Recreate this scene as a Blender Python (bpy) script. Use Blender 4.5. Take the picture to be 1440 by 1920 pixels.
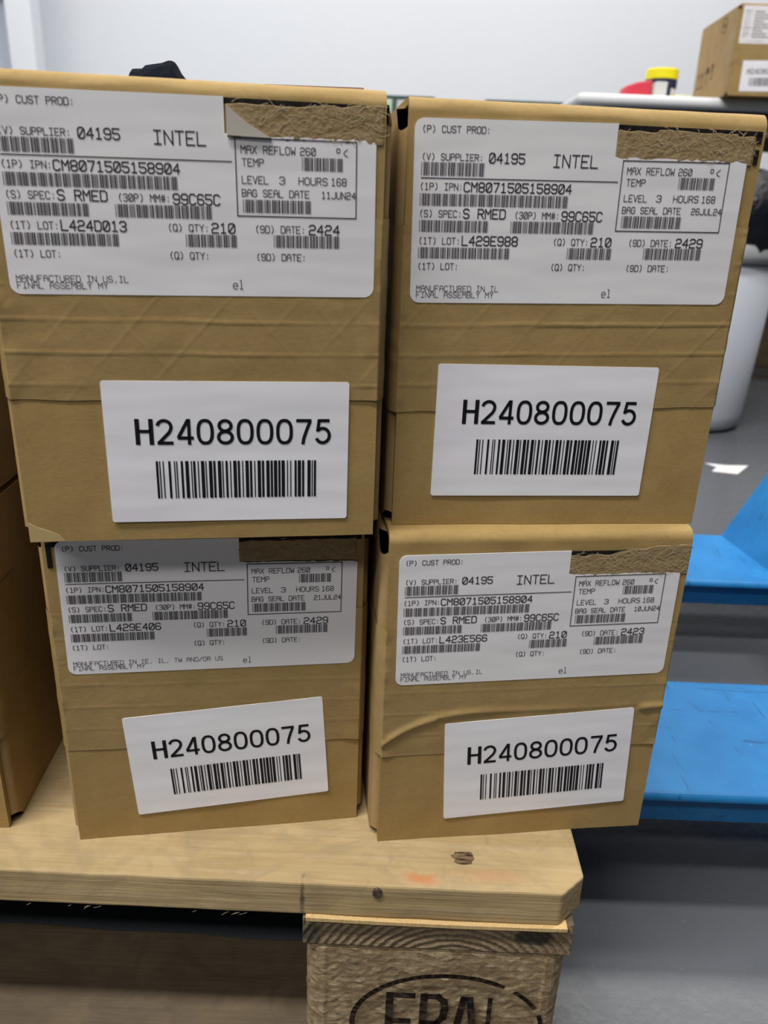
import bpy, bmesh, math, random
from mathutils import Vector, Matrix, noise
random.seed(7)
for o in list(bpy.data.objects):
    bpy.data.objects.remove(o)
SC = bpy.context.scene
COL = SC.collection
PI = math.pi

# ------------------------------------------------------------------ camera
F_PX, PITCH, ROLL, CAM_H = 1475.2194, 0.37045, 0.03819, 0.47323
cam_d = bpy.data.cameras.new('camera')
cam = bpy.data.objects.new('camera', cam_d)
COL.objects.link(cam)
c_, s_ = math.cos(PITCH), math.sin(PITCH)
right, up, fwd = Vector((1, 0, 0)), Vector((0, s_, c_)), Vector((0, c_, -s_))
cr_, sr_ = math.cos(ROLL), math.sin(ROLL)
R = cr_ * right + sr_ * up
U = cr_ * up - sr_ * right
M = Matrix.Identity(4)
for i in range(3):
    M[i][0], M[i][1], M[i][2] = R[i], U[i], -fwd[i]
M[2][3] = CAM_H
cam.matrix_world = M
cam_d.sensor_fit = 'VERTICAL'
cam_d.sensor_height = 36.0
cam_d.sensor_width = 27.0
cam_d.lens = F_PX / 1920 * 36.0
cam_d.clip_start = 0.02
cam_d.dof.use_dof = True
cam_d.dof.focus_distance = 0.40
cam_d.dof.aperture_fstop = cam_d.lens / 2.2          # a 2.2 mm wide pupil
SC.camera = cam

# ------------------------------------------------------------------ light
SC.view_settings.view_transform = 'Standard'
SC.view_settings.look = 'None'
SC.view_settings.gamma = 1.0
SC.view_settings.use_curve_mapping = False
SC.view_settings.exposure = 0.0
world = bpy.data.worlds.new('world')
SC.world = world
world.use_nodes = True
world.node_tree.nodes['Background'].inputs[0].default_value = (0.93, 0.97, 1.0, 1)
world.node_tree.nodes['Background'].inputs[1].default_value = 0.02


def area(name, loc, target, sx, sy, power, color=(1, 0.97, 0.93)):
    d = bpy.data.lights.new(name, 'AREA')
    d.shape = 'RECTANGLE'
    d.size, d.size_y, d.energy, d.color = sx, sy, power, color
    o = bpy.data.objects.new(name, d)
    COL.objects.link(o)
    o.location = loc
    o.rotation_euler = (Vector(target) - Vector(loc)).to_track_quat('-Z', 'Y').to_euler()
    return o


area('ceiling_light_back', (0.4, 3.1, 3.1), (0.4, 3.6, 0), 4.5, 0.8, 90)
area('ceiling_light_aisle', (0.9, 0.86, 3.0), (0.9, 0.90, 0), 1.8, 0.22, 56)
area('ceiling_light_middle', (-1.1, -0.38, 2.9), (-1.1, -0.05, 0), 2.2, 0.22, 108, (1, 0.97, 0.92))
area('ceiling_light_front', (-1.0, -1.8, 3.0), (-1.0, -1.0, 0), 2.4, 0.3, 46, (1, 0.96, 0.90))

# ------------------------------------------------------------------ materials
def lin(r, g, b):
    f = lambda v: v / 12.92 if v <= 0.04045 else ((v + 0.055) / 1.055) ** 2.4
    return (f(r / 255), f(g / 255), f(b / 255), 1)


class NT:
    """small helper around a node tree"""
    def __init__(self, name, rough=0.6, spec=0.5, metallic=0.0):
        self.m = bpy.data.materials.new(name)
        self.m.use_nodes = True
        self.t = self.m.node_tree
        self.b = self.t.nodes['Principled BSDF']
        self.b.inputs['Roughness'].default_value = rough
        self.b.inputs['Specular IOR Level'].default_value = spec
        self.b.inputs['Metallic'].default_value = metallic
        self.tc = self.t.nodes.new('ShaderNodeTexCoord')

    def n(self, kind, **kw):
        x = self.t.nodes.new(kind)
        for k, v in kw.items():
            setattr(x, k, v)
        return x

    def link(self, a, b):
        self.t.links.new(a, b)

    def coords(self, scale=(1, 1, 1), loc=(0, 0, 0)):
        mp = self.n('ShaderNodeMapping')
        mp.inputs['Scale'].default_value = scale
        mp.inputs['Location'].default_value = loc
        self.link(self.tc.outputs['Object'], mp.inputs['Vector'])
        return mp.outputs[0]

    def noise(self, scale, detail=4, rough=0.6, stretch=(1, 1, 1), loc=(0, 0, 0), dist=0.0):
        x = self.n('ShaderNodeTexNoise')
        x.inputs['Scale'].default_value = scale
        x.inputs['Detail'].default_value = detail
        x.inputs['Roughness'].default_value = rough
        x.inputs['Distortion'].default_value = dist
        self.link(self.coords(stretch, loc), x.inputs['Vector'])
        return x.outputs['Fac']

    def ramp(self, fac, stops):
        x = self.n('ShaderNodeValToRGB')
        e = x.color_ramp.elements
        while len(e) < len(stops):
            e.new(0.5)
        for el, (p, c) in zip(e, stops):
            el.position = p
            el.color = c if not isinstance(c, (int, float)) else (c, c, c, 1)
        self.link(fac, x.inputs['Fac'])
        return x.outputs['Color']

    def mix(self, fac, a, b, mode='MIX'):
        x = self.n('ShaderNodeMix', data_type='RGBA', blend_type=mode)
        for i, v in ((0, fac), (6, a), (7, b)):
            if isinstance(v, (int, float)):
                x.inputs[i].default_value = v
            elif isinstance(v, tuple):
                x.inputs[i].default_value = v
            else:
                self.link(v, x.inputs[i])
        return x.outputs[2]

    def math(self, op, a, b=0.0):
        x = self.n('ShaderNodeMath', operation=op)
        for i, v in ((0, a), (1, b)):
            if isinstance(v, (int, float)):
                x.inputs[i].default_value = v
            else:
                self.link(v, x.inputs[i])
        return x.outputs[0]

    def dist(self, center, scale):
        """distance from a point in an anisotropic metric"""
        mp = self.coords(scale, tuple(-a * b for a, b in zip(center, scale)))
        x = self.n('ShaderNodeVectorMath', operation='LENGTH')
        self.link(mp, x.inputs[0])
        return x.outputs['Value']

    def color(self, c):
        if isinstance(c, tuple):
            self.b.inputs['Base Color'].default_value = c
        else:
            self.link(c, self.b.inputs['Base Color'])

    def rough(self, r):
        self.link(r, self.b.inputs['Roughness'])

    def bump(self, h, strength=0.3, dist=0.001):
        x = self.n('ShaderNodeBump')
        x.inputs['Strength'].default_value = strength
        x.inputs['Distance'].default_value = dist
        self.link(h, x.inputs['Height'])
        self.link(x.outputs[0], self.b.inputs['Normal'])


MAT = {}


def kraft(name, base, dark, rough=0.72):
    k = NT(name, rough, 0.25)
    big = k.noise(28, 3, 0.6)
    fine = k.noise(650, 3, 0.7, (0.5, 1, 1))
    a = k.mix(k.ramp(big, [(0.3, 0), (0.7, 1)]), dark, base)
    a = k.mix(k.math('MULTIPLY', k.ramp(fine, [(0.45, 0), (0.75, 1)]), 0.22), a, tuple(0.5 * v for v in dark[:3]) + (1,))
    k.color(a)
    k.bump(k.math('ADD', k.math('MULTIPLY', fine, 0.3), k.noise(45, 2)), 0.25, 0.0008)
    return k.m


MAT['kraft'] = kraft('kraft_cardboard', (0.400, 0.275, 0.108, 1), (0.325, 0.217, 0.080, 1))
MAT['kraft_side'] = kraft('kraft_cardboard_side', (0.405, 0.280, 0.135, 1), (0.335, 0.228, 0.102, 1))
MAT['tape'] = kraft('paper_tape', (0.375, 0.262, 0.110, 1), (0.305, 0.208, 0.083, 1), 0.46)

k = NT('torn_kraft', 0.9, 0.1)
n1 = k.noise(170, 5, 0.75, (1, 1, 1), dist=1.2)
k.color(k.ramp(n1, [(0.25, (0.245, 0.175, 0.088, 1)), (0.5, (0.305, 0.222, 0.115, 1)), (0.75, (0.39, 0.295, 0.165, 1))]))
k.bump(n1, 0.3, 0.0005)
MAT['torn'] = k.m
k = NT('torn_fibre', 0.9, 0.1)
k.color((0.52, 0.42, 0.275, 1))
MAT['fibre'] = k.m
k = NT('scuffed_paper', 0.8, 0.2)
k.color((0.47, 0.345, 0.165, 1))
MAT['scuff'] = k.m


def paper(name, col, rough=0.55):
    k = NT(name, rough, 0.35)
    n1 = k.noise(18, 2, 0.5, (0.6, 1, 2.2))
    f = k.noise(900, 2)
    k.color(k.mix(k.math('MULTIPLY', f, 0.10), col, tuple(v * 0.8 for v in col[:3]) + (1,)))
    k.bump(n1, 0.25, 0.004)
    return k.m


MAT['paper'] = paper('label_paper', (0.80, 0.79, 0.83, 1))
MAT['sticker'] = paper('sticker_paper', (0.86, 0.86, 0.92, 1), 0.45)
MAT['remnant'] = paper('torn_label_remnant', (0.50, 0.47, 0.43, 1))
k = NT('thermal_ink', 0.6, 0.3); k.color((0.045, 0.045, 0.055, 1)); MAT['ink'] = k.m
k = NT('black_ink', 0.5, 0.3); k.color((0.006, 0.006, 0.010, 1)); MAT['black'] = k.m
k = NT('printed_black', 0.8, 0.15); k.color(k.ramp(k.noise(500, 3), [(0.35, (0.006, 0.006, 0.008, 1)), (0.8, (0.03, 0.024, 0.02, 1))])); MAT['print'] = k.m
k = NT('faded_print', 0.8, 0.15); k.color((0.11, 0.07, 0.06, 1)); MAT['fade'] = k.m


def pine(name, base, dark, streak, spots=(), rough=0.75, axis=0, bump=0.4):
    k = NT(name, rough, 0.2)
    st = [1, 1, 1]
    st[axis] = 0.07
    st2 = [1, 1, 1]
    st2[axis] = 0.02
    g = k.noise(120, 4, 0.6, tuple(st), dist=0.6)
    g2 = k.noise(420, 3, 0.6, tuple(st2))
    big = k.noise(14, 3, 0.6, (0.6, 1, 1), dist=1.5)
    a = k.mix(k.ramp(big, [(0.35, 0), (0.65, 1)]), dark, base)
    a = k.mix(k.math('MULTIPLY', k.ramp(g, [(0.42, 0), (0.68, 1)]), 0.55), a, streak)
    a = k.mix(k.math('MULTIPLY', k.ramp(g2, [(0.55, 0), (0.75, 1)]), 0.30), a, tuple(0.55 * v for v in dark[:3]) + (1,))
    mott = k.noise(26, 4, 0.65, (0.8, 1, 1), (7, 2, 1), 2.5)
    a = k.mix(k.math('MULTIPLY', k.ramp(mott, [(0.46, 0), (0.62, 1)]), 0.45), a, tuple(v * w for v, w in zip(dark[:3], (0.82, 0.88, 1.05))) + (1,))
    dirt = k.noise(60, 5, 0.7, (0.7, 1, 1), (3, 1, 2), 2.0)
    a = k.mix(k.math('MULTIPLY', k.ramp(dirt, [(0.60, 0), (0.72, 1)]), 0.30), a, (0.16, 0.13, 0.10, 1))
    for cen, sc, col, lo, hi, amt in spots:
        d = k.math('ADD', k.dist(cen, sc), k.math('MULTIPLY', k.math('SUBTRACT', k.noise(230, 4, 0.7, (0.6, 1, 1)), 0.25), 1.3))
        a = k.mix(k.math('MULTIPLY', k.ramp(d, [(lo, 1), (hi, 0)]), amt), a, col)
    k.color(a)
    k.bump(k.math('ADD', g, g2), bump, 0.0012)
    return k.m


# positions below are in the pallet's own frame (origin at its front right block edge, floor level)
MAT['pine'] = pine('pine_board', (0.45, 0.335, 0.175, 1), (0.36, 0.26, 0.125, 1), (0.50, 0.39, 0.235, 1), [
    ((0.062, 0.006, 0.144), (55, 130, 1), (0.50, 0.20, 0.085, 1), 0.5, 1.0, 0.8),
    ((0.100, 0.010, 0.144), (28, 120, 1), (0.44, 0.235, 0.12, 1), 0.5, 1.15, 0.5),
    ((0.000, 0.000, 0.134), (400, 60, 50), (0.05, 0.055, 0.04, 1), 0.5, 1.0, 0.85)])
MAT['pine_dark'] = pine('pine_board_shade_tint', (0.14, 0.104, 0.066, 1), (0.092, 0.068, 0.043, 1), (0.135, 0.104, 0.070, 1), [  # pine darkened so the shade beneath the pallet sits in its colour
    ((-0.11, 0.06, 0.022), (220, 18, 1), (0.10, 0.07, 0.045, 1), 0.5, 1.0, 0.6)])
k = NT('knot_wood', 0.8, 0.2)
rg = k.n('ShaderNodeTexNoise'); rg.inputs['Scale'].default_value = 500
k.link(k.coords((0.4, 1, 1)), rg.inputs['Vector'])
k.color(k.ramp(rg.outputs['Fac'], [(0.35, (0.03, 0.02, 0.015, 1)), (0.6, (0.20, 0.13, 0.07, 1))]))
MAT['knot'] = k.m
k = NT('rusty_nail', 0.55, 0.5, 0.6)
k.color(k.ramp(k.noise(600, 3), [(0.35, (0.07, 0.04, 0.035, 1)), (0.65, (0.22, 0.13, 0.11, 1))]))
MAT['nail'] = k.m

# end grain: rings round a heart below the board
k = NT('end_grain', 0.9, 0.1)
d = k.dist((0.082, 0.0, 0.068), (1, 0, 1))
wob = k.math('MULTIPLY', k.noise(60, 3), 0.004)
ringv = k.math('SINE', k.math('MULTIPLY', k.math('ADD', d, wob), 1500))
rings = k.ramp(k.math('ADD', k.math('MULTIPLY', ringv, 0.5), 0.5), [(0.15, 0), (0.9, 1)])
f = k.noise(500, 4, 0.7)
a = k.mix(rings, (0.24, 0.175, 0.105, 1), (0.35, 0.265, 0.165, 1))
a = k.mix(k.ramp(f, [(0.4, 0.0), (0.75, 0.6)]), a, (0.07, 0.05, 0.035, 1))
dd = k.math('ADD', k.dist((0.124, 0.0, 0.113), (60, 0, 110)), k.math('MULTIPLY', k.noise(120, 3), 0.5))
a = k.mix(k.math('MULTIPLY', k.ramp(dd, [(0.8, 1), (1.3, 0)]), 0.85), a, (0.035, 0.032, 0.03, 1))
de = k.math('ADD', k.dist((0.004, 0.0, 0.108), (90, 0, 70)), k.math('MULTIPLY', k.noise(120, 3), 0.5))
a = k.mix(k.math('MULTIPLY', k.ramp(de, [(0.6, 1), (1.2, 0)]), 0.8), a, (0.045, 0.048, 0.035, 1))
k.color(a)
k.bump(k.math('ADD', f, k.math('MULTIPLY', ringv, 0.4)), 0.7, 0.002)
MAT['endgrain'] = k.m

k = NT('pressed_chip_block', 0.9, 0.1)
v = k.n('ShaderNodeTexVoronoi'); v.inputs['Scale'].default_value = 330
k.link(k.coords((0.5, 0.6, 1.2)), v.inputs['Vector'])
f = k.noise(330, 6, 0.8, (0.5, 1, 1), dist=0.6)
sep = k.n('ShaderNodeSeparateColor'); k.link(v.outputs['Color'], sep.inputs[0])
a = k.ramp(sep.outputs[0], [(0.0, (0.27, 0.195, 0.11, 1)), (0.5, (0.38, 0.285, 0.165, 1)), (1.0, (0.52, 0.41, 0.255, 1))])
a = k.mix(k.ramp(f, [(0.42, 0.0), (0.66, 0.75)]), a, (0.125, 0.085, 0.05, 1))
k.color(a)
k.bump(k.math('ADD', k.noise(750, 6, 0.8, (0.7, 1, 1)), k.math('MULTIPLY', v.outputs['Distance'], 0.5)), 0.55, 0.0012)
MAT['chip'] = k.m
k = NT('burnt_brand', 0.9, 0.1)
k.color(k.ramp(k.noise(350, 4, 0.7, (0.5, 1, 1)), [(0.45, (0.012, 0.009, 0.008, 1)), (0.72, (0.10, 0.07, 0.045, 1))]))
MAT['brand'] = k.m

# blue paint of the pallet truck, with scratches
k = NT('blue_paint', 0.42, 0.3)
n1 = k.noise(30, 4)
a = k.mix(k.ramp(n1, [(0.35, 0), (0.65, 1)]), (0.014, 0.165, 0.43, 1), (0.022, 0.205, 0.50, 1))
s1 = k.ramp(k.noise(46, 5, 0.65, (0.35, 1.7, 1), (2, 0, 0), 1.0), [(0.625, 0), (0.66, 1)])
s2 = k.ramp(k.noise(70, 4, 0.6, (1.8, 0.35, 1), (0, 4, 0), 0.8), [(0.65, 0), (0.68, 1)])
a = k.mix(k.math('MULTIPLY', k.math('MAXIMUM', s1, s2), 0.75), a, (0.012, 0.075, 0.19, 1))
s3 = k.ramp(k.noise(420, 2, 0.5, (0.3, 1, 1), (9, 0, 0)), [(0.76, 0), (0.79, 1)])
a = k.mix(s3, a, (0.35, 0.42, 0.50, 1))
k.color(a)
k.bump(n1, 0.15, 0.001)
MAT['blue'] = k.m
k = NT('black_rubber', 0.8, 0.2); k.color((0.012, 0.012, 0.013, 1)); MAT['rubber'] = k.m

k = NT('grey_epoxy_floor', 0.30, 0.5)
n1 = k.noise(1.6, 5, 0.6)
n2 = k.noise(38, 5, 0.7)
a = k.mix(n1, (0.078, 0.086, 0.098, 1), (0.104, 0.113, 0.127, 1))
sp = k.ramp(k.noise(330, 2), [(0.75, 0), (0.78, 1)])
a = k.mix(k.math('MULTIPLY', n2, 0.3), a, (0.09, 0.095, 0.105, 1))
a = k.mix(sp, a, (0.36, 0.37, 0.38, 1))
k.color(a)
k.rough(k.ramp(n2, [(0.2, 0.20), (0.8, 0.34)]))
k.bump(k.noise(110, 4), 0.10, 0.002)
MAT['floor'] = k.m
k = NT('white_wall_paint', 0.85, 0.3)
k.color(k.mix(k.noise(1.3, 3), (0.74, 0.78, 0.84, 1), (0.78, 0.81, 0.86, 1)))
MAT['wall'] = k.m
k = NT('grey_laminate', 0.35, 0.5); k.color(k.mix(k.noise(9, 3), (0.72, 0.74, 0.78, 1), (0.78, 0.80, 0.84, 1))); MAT['laminate'] = k.m
k = NT('steel_frame', 0.45, 0.5, 0.3); k.color((0.10, 0.10, 0.12, 1)); MAT['steel'] = k.m
k = NT('white_plastic', 0.45, 0.5); k.color(k.mix(k.noise(14, 3), (0.40, 0.43, 0.49, 1), (0.44, 0.47, 0.53, 1))); MAT['bin'] = k.m
k = NT('black_film', 0.3, 0.35); k.color((0.008, 0.009, 0.014, 1)); k.bump(k.noise(30, 5, 0.6, dist=1.5), 0.35, 0.02); MAT['film'] = k.m
k = NT('black_cloth', 0.95, 0.1); k.color((0.006, 0.008, 0.014, 1)); k.bump(k.noise(900, 2), 0.5, 0.001); MAT['cloth'] = k.m


def plain(name, col, rough=0.5, spec=0.4):
    k = NT(name, rough, spec)
    k.color(k.mix(k.math('MULTIPLY', k.noise(60, 3), 0.25), col, tuple(v * 0.8 for v in col[:3]) + (1,)))
    MAT[name] = k.m
    return k.m


plain('dark_red_cover', (0.10, 0.012, 0.016, 1))
plain('red_plastic', (0.62, 0.045, 0.075, 1))
plain('yellow_lid', (0.86, 0.78, 0.01, 1))
plain('navy_band', (0.012, 0.02, 0.06, 1))
plain('jar_label', (0.62, 0.62, 0.58, 1))
plain('white_carton', (0.66, 0.66, 0.64, 1))
plain('pale_yellow', (0.80, 0.82, 0.58, 1))
plain('dark_green_rail', (0.06, 0.11, 0.11, 1))
plain('white_panel', (0.84, 0.86, 0.89, 1))
plain('pale_green', (0.55, 0.80, 0.52, 1))
plain('brown_cover', (0.20, 0.10, 0.09, 1))
plain('mark_white', (0.86, 0.86, 0.86, 1))
plain('bin_rim', (0.34, 0.35, 0.37, 1))


# ------------------------------------------------------------------ mesh helpers
def tag(o, label=None, cat=None, group=None, kind=None):
    for k_, v_ in (('label', label), ('category', cat), ('group', group), ('kind', kind)):
        if v_:
            o[k_] = v_
    return o


def empty(name, loc, rz=0, label=None, cat=None, group=None):
    o = bpy.data.objects.new(name, None)
    COL.objects.link(o)
    o.empty_display_size = 0.05
    o.location = loc
    o.rotation_euler = (0, 0, rz)
    return tag(o, label, cat, group)


class MB:
    """collects vertices and faces of ONE mesh"""
    def __init__(self):
        self.v, self.f, self.mi = [], [], []

    def add(self, vs, fs, m=0):
        b = len(self.v)
        self.v += [tuple(p) for p in vs]
        self.f += [[b + i for i in f] for f in fs]
        self.mi += [m] * len(fs)

    def box(self, x0, x1, y0, y1, z0, z1, m=0):
        vs = [(x, y, z) for x in (x0, x1) for y in (y0, y1) for z in (z0, z1)]
        self.add(vs, [(0, 1, 3, 2), (4, 6, 7, 5), (0, 4, 5, 1), (2, 3, 7, 6), (0, 2, 6, 4), (1, 5, 7, 3)], m)

    def prism(self, pts, d, m=0):
        """closed polygon pts (3D, planar) extruded by vector d"""
        n = len(pts)
        vs = [Vector(p) for p in pts] + [Vector(p) + Vector(d) for p in pts]
        fs = [list(range(n))[::-1], list(range(n, 2 * n))]
        fs += [(i, (i + 1) % n, n + (i + 1) % n, n + i) for i in range(n)]
        self.add(vs, fs, m)

    def lathe(self, prof, seg=40, m=0, cx=0, cy=0):
        vs, fs = [], []
        for r, z in prof:
            for i in range(seg):
                a = 2 * PI * i / seg
                vs.append((cx + r * math.cos(a), cy + r * math.sin(a), z))
        for j in range(len(prof) - 1):
            for i in range(seg):
                k2 = (i + 1) % seg
                fs.append((j * seg + i, j * seg + k2, (j + 1) * seg + k2, (j + 1) * seg + i))
        self.add(vs, fs, m)

    def build(self, name, mats, parent=None, smooth=False, bevel=0.0, seg=2, recalc=True):
        me = bpy.data.meshes.new(name)
        me.from_pydata(self.v, [], self.f)
        if not isinstance(mats, (list, tuple)):
            mats = [mats]
        for m in mats:
            me.materials.append(m)
        for p, i in zip(me.polygons, self.mi):
            p.material_index = i
        if recalc:
            bm = bmesh.new(); bm.from_mesh(me)
            bmesh.ops.remove_doubles(bm, verts=bm.verts, dist=1e-7)
            bmesh.ops.recalc_face_normals(bm, faces=bm.faces)
            bm.to_mesh(me); bm.free()
        if smooth:
            for p in me.polygons:
                p.use_smooth = True
        o = bpy.data.objects.new(name, me)
        COL.objects.link(o)
        if parent is not None:
            o.parent = parent
        if bevel:
            md = o.modifiers.new('bevel', 'BEVEL')
            md.width, md.segments, md.limit_method = bevel, seg, 'ANGLE'
            md.angle_limit = 0.6
        return o


# ------------------------------------------------------------------ stroke lettering (a plotter-like label face)
G = {
    'A': [[(0, 0), (0, 4), (1, 6), (3, 6), (4, 4), (4, 0)], [(0, 3), (4, 3)]],
    'B': [[(0, 0), (0, 6), (3, 6), (4, 5), (4, 4), (3, 3), (0, 3)], [(3, 3), (4, 2), (4, 1), (3, 0), (0, 0)]],
    'C': [[(4, 5), (3, 6), (1, 6), (0, 5), (0, 1), (1, 0), (3, 0), (4, 1)]],
    'D': [[(0, 0), (0, 6), (3, 6), (4, 5), (4, 1), (3, 0), (0, 0)]],
    'E': [[(4, 6), (0, 6), (0, 0), (4, 0)], [(0, 3), (3, 3)]],
    'F': [[(4, 6), (0, 6), (0, 0)], [(0, 3), (3, 3)]],
    'G': [[(4, 5), (3, 6), (1, 6), (0, 5), (0, 1), (1, 0), (3, 0), (4, 1), (4, 3), (2, 3)]],
    'H': [[(0, 0), (0, 6)], [(4, 0), (4, 6)], [(0, 3), (4, 3)]],
    'I': [[(0.4, 6), (3.6, 6)], [(2, 6), (2, 0)], [(0.4, 0), (3.6, 0)]],
    'J': [[(4, 6), (4, 1), (3, 0), (1, 0), (0, 1)]],
    'L': [[(0, 6), (0, 0), (4, 0)]],
    'M': [[(0, 0), (0, 6), (2, 3), (4, 6), (4, 0)]],
    'N': [[(0, 0), (0, 6), (4, 0), (4, 6)]],
    'O': [[(1, 0), (0, 1), (0, 5), (1, 6), (3, 6), (4, 5), (4, 1), (3, 0), (1, 0)]],
    'P': [[(0, 0), (0, 6), (3, 6), (4, 5), (4, 4), (3, 3), (0, 3)]],
    'Q': [[(1, 0), (0, 1), (0, 5), (1, 6), (3, 6), (4, 5), (4, 1), (3, 0), (1, 0)], [(2.5, 1.5), (4, 0)]],
    'R': [[(0, 0), (0, 6), (3, 6), (4, 5), (4, 4), (3, 3), (0, 3)], [(2, 3), (4, 0)]],
    'S': [[(4, 5), (3, 6), (1, 6), (0, 5), (0, 4), (1, 3), (3, 3), (4, 2), (4, 1), (3, 0), (1, 0), (0, 1)]],
    'T': [[(0, 6), (4, 6)], [(2, 6), (2, 0)]],
    'U': [[(0, 6), (0, 1), (1, 0), (3, 0), (4, 1), (4, 6)]],
    'V': [[(0, 6), (2, 0), (4, 6)]],
    'W': [[(0, 6), (0.6, 0), (2, 3.4), (3.4, 0), (4, 6)]],
    'X': [[(0, 0), (4, 6)], [(0, 6), (4, 0)]],
    'Y': [[(0, 6), (2, 3), (4, 6)], [(2, 3), (2, 0)]],
    '0': [[(1, 0), (0, 1), (0, 5), (1, 6), (3, 6), (4, 5), (4, 1), (3, 0), (1, 0)], [(0.5, 0.8), (3.5, 5.2)]],
    '1': [[(0.8, 5), (2, 6), (2, 0)], [(0.6, 0), (3.4, 0)]],
    '2': [[(0, 5), (1, 6), (3, 6), (4, 5), (4, 4), (3, 3), (1, 3), (0, 2), (0, 0), (4, 0)]],
    '3': [[(0, 5), (1, 6), (3, 6), (4, 5), (4, 4), (3, 3), (1.5, 3)], [(3, 3), (4, 2), (4, 1), (3, 0), (1, 0), (0, 1)]],
    '4': [[(3, 0), (3, 6), (0, 2), (4, 2)]],
    '5': [[(4, 6), (0, 6), (0, 3.4), (3, 3.4), (4, 2.5), (4, 1), (3, 0), (1, 0), (0, 1)]],
    '6': [[(4, 5), (3, 6), (1, 6), (0, 5), (0, 1), (1, 0), (3, 0), (4, 1), (4, 2.3), (3, 3.2), (0, 3.2)]],
    '7': [[(0, 6), (4, 6), (1.5, 0)]],
    '8': [[(1, 3), (0, 4), (0, 5), (1, 6), (3, 6), (4, 5), (4, 4), (3, 3), (1, 3), (0, 2), (0, 1), (1, 0), (3, 0), (4, 1), (4, 2), (3, 3)]],
    '9': [[(0, 1), (1, 0), (3, 0), (4, 1), (4, 5), (3, 6), (1, 6), (0, 5), (0, 3.6), (1, 2.8), (4, 2.8)]],
    '(': [[(3, 6.3), (1.8, 5), (1.4, 3), (1.8, 1), (3, -0.3)]],
    ')': [[(1, 6.3), (2.2, 5), (2.6, 3), (2.2, 1), (1, -0.3)]],
    ':': [[(1.8, 4.4), (1.8, 3.6)], [(1.8, 1.2), (1.8, 0.4)]],
    '#': [[(1, 0), (1.4, 6)], [(2.8, 0), (3.2, 6)], [(0, 2), (4, 2)], [(0, 4), (4, 4)]],
    ',': [[(2, 1), (1.4, -0.6)]],
    '.': [[(1.8, 0.6), (1.8, 0)]],
    '/': [[(0, 0), (4, 6)]],
    'o': [[(1, 2.4), (0.4, 3.2), (0.4, 5), (1, 6), (3, 6), (3.6, 5), (3.6, 3.2), (3, 2.4), (1, 2.4)]],
    'e': [[(0, 2), (4, 2), (4, 3), (3, 4), (1, 4), (0, 3), (0, 1), (1, 0), (3.6, 0)]],
    'l': [[(0.8, 6), (2, 6), (2, 0)], [(0.6, 0), (3.4, 0)]],
    'i': [[(1, 4), (2, 4), (2, 0)], [(2, 5.5), (2, 6.1)]],
    'n': [[(0, 0), (0, 4), (3, 4), (4, 3), (4, 0)]],
    't': [[(1.6, 6), (1.6, 1), (2.4, 0), (3.6, 0)], [(0.2, 4), (3.6, 4)]],
    'c': [[(4, 3.4), (3, 4), (1, 4), (0, 3), (0, 1), (1, 0), (3, 0), (4, 0.6)]],
    '<': [[(4, 5.6), (1.4, 3.4), (1, 2), (2.6, 0.2), (4, -0.2)]],
}


def stroke(mb, pts, w, y, m, P):
    """polyline of 2D points as a flat ribbon with square joints; P maps (u,v,y) to the mesh's space"""
    for (a, b) in zip(pts[:-1], pts[1:]):
        a, b = Vector(a), Vector(b)
        d = b - a
        if d.length < 1e-9:
            continue
        d.normalize()
        n = Vector((-d.y, d.x)) * w / 2
        e = d * w * 0.42
        q = [a - e - n, b + e - n, b + e + n, a - e + n]
        mb.add([P(p.x, p.y, y) for p in q], [(0, 1, 2, 3)], m)


def text(mb, s, x0, x1, z0, z1, w, y, m, P, fill=0.74):
    pitch = (x1 - x0) / (len(s) - 1 + fill)
    for i, ch in enumerate(s):
        if ch == ' ':
            continue
        ox = x0 + i * pitch
        for pl in G[ch]:
            stroke(mb, [(ox + px / 4 * pitch * fill, z0 + pz / 6 * (z1 - z0)) for px, pz in pl], w, y, m, P)


C39 = {'0': 'nnnwwnwnn', '1': 'wnnwnnnnw', '2': 'nnwwnnnnw', '3': 'wnwwnnnnn', '4': 'nnnwwnnnw', '5': 'wnnwwnnnn', '6': 'nnwwwnnnn',
       '7': 'nnnwnnwnw', '8': 'wnnwnnwnn', '9': 'nnwwnnwnn', 'A': 'wnnnnwnnw', 'B': 'nnwnnwnnw', 'C': 'wnwnnwnnn', 'D': 'nnnnwwnnw',
       'E': 'wnnnwwnnn', 'F': 'nnwnwwnnn', 'G': 'nnnnnwwnw', 'H': 'wnnnnwwnn', 'I': 'nnwnnwwnn', 'J': 'nnnnwwwnn', 'K': 'wnnnnnnww',
       'L': 'nnwnnnnww', 'M': 'wnwnnnnwn', 'N': 'nnnnwnnww', 'O': 'wnnnwnnwn', 'P': 'nnwnwnnwn', 'Q': 'nnnnnnwww', 'R': 'wnnnnnwwn',
       'S': 'nnwnnnwwn', 'T': 'nnnnwnwwn', 'U': 'wwnnnnnnw', 'V': 'nwwnnnnnw', 'W': 'wwwnnnnnn', 'X': 'nwnnwnnnw', 'Y': 'wwnnwnnnn',
       'Z': 'nwwnwnnnn', ' ': 'nwwnnnwnn', '*': 'nwnnwnwnn'}


def bars(mb, runs, x0, x1, z0, z1, y, m, P):
    """runs: alternating bar and gap widths"""
    sc = (x1 - x0) / sum(runs)
    x = x0
    for i, r in enumerate(runs):
        if i % 2 == 0:
            mb.add([P(x, z0, y), P(x + r * sc, z0, y), P(x + r * sc, z1, y), P(x, z1, y)], [(0, 1, 2, 3)], m)
        x += r * sc


def code39(s):
    out = []
    for ch in '*' + s + '*':
        out += [2.4 if c == 'w' else 1.0 for c in C39[ch]] + [1.0]
    return out[:-1]


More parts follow.
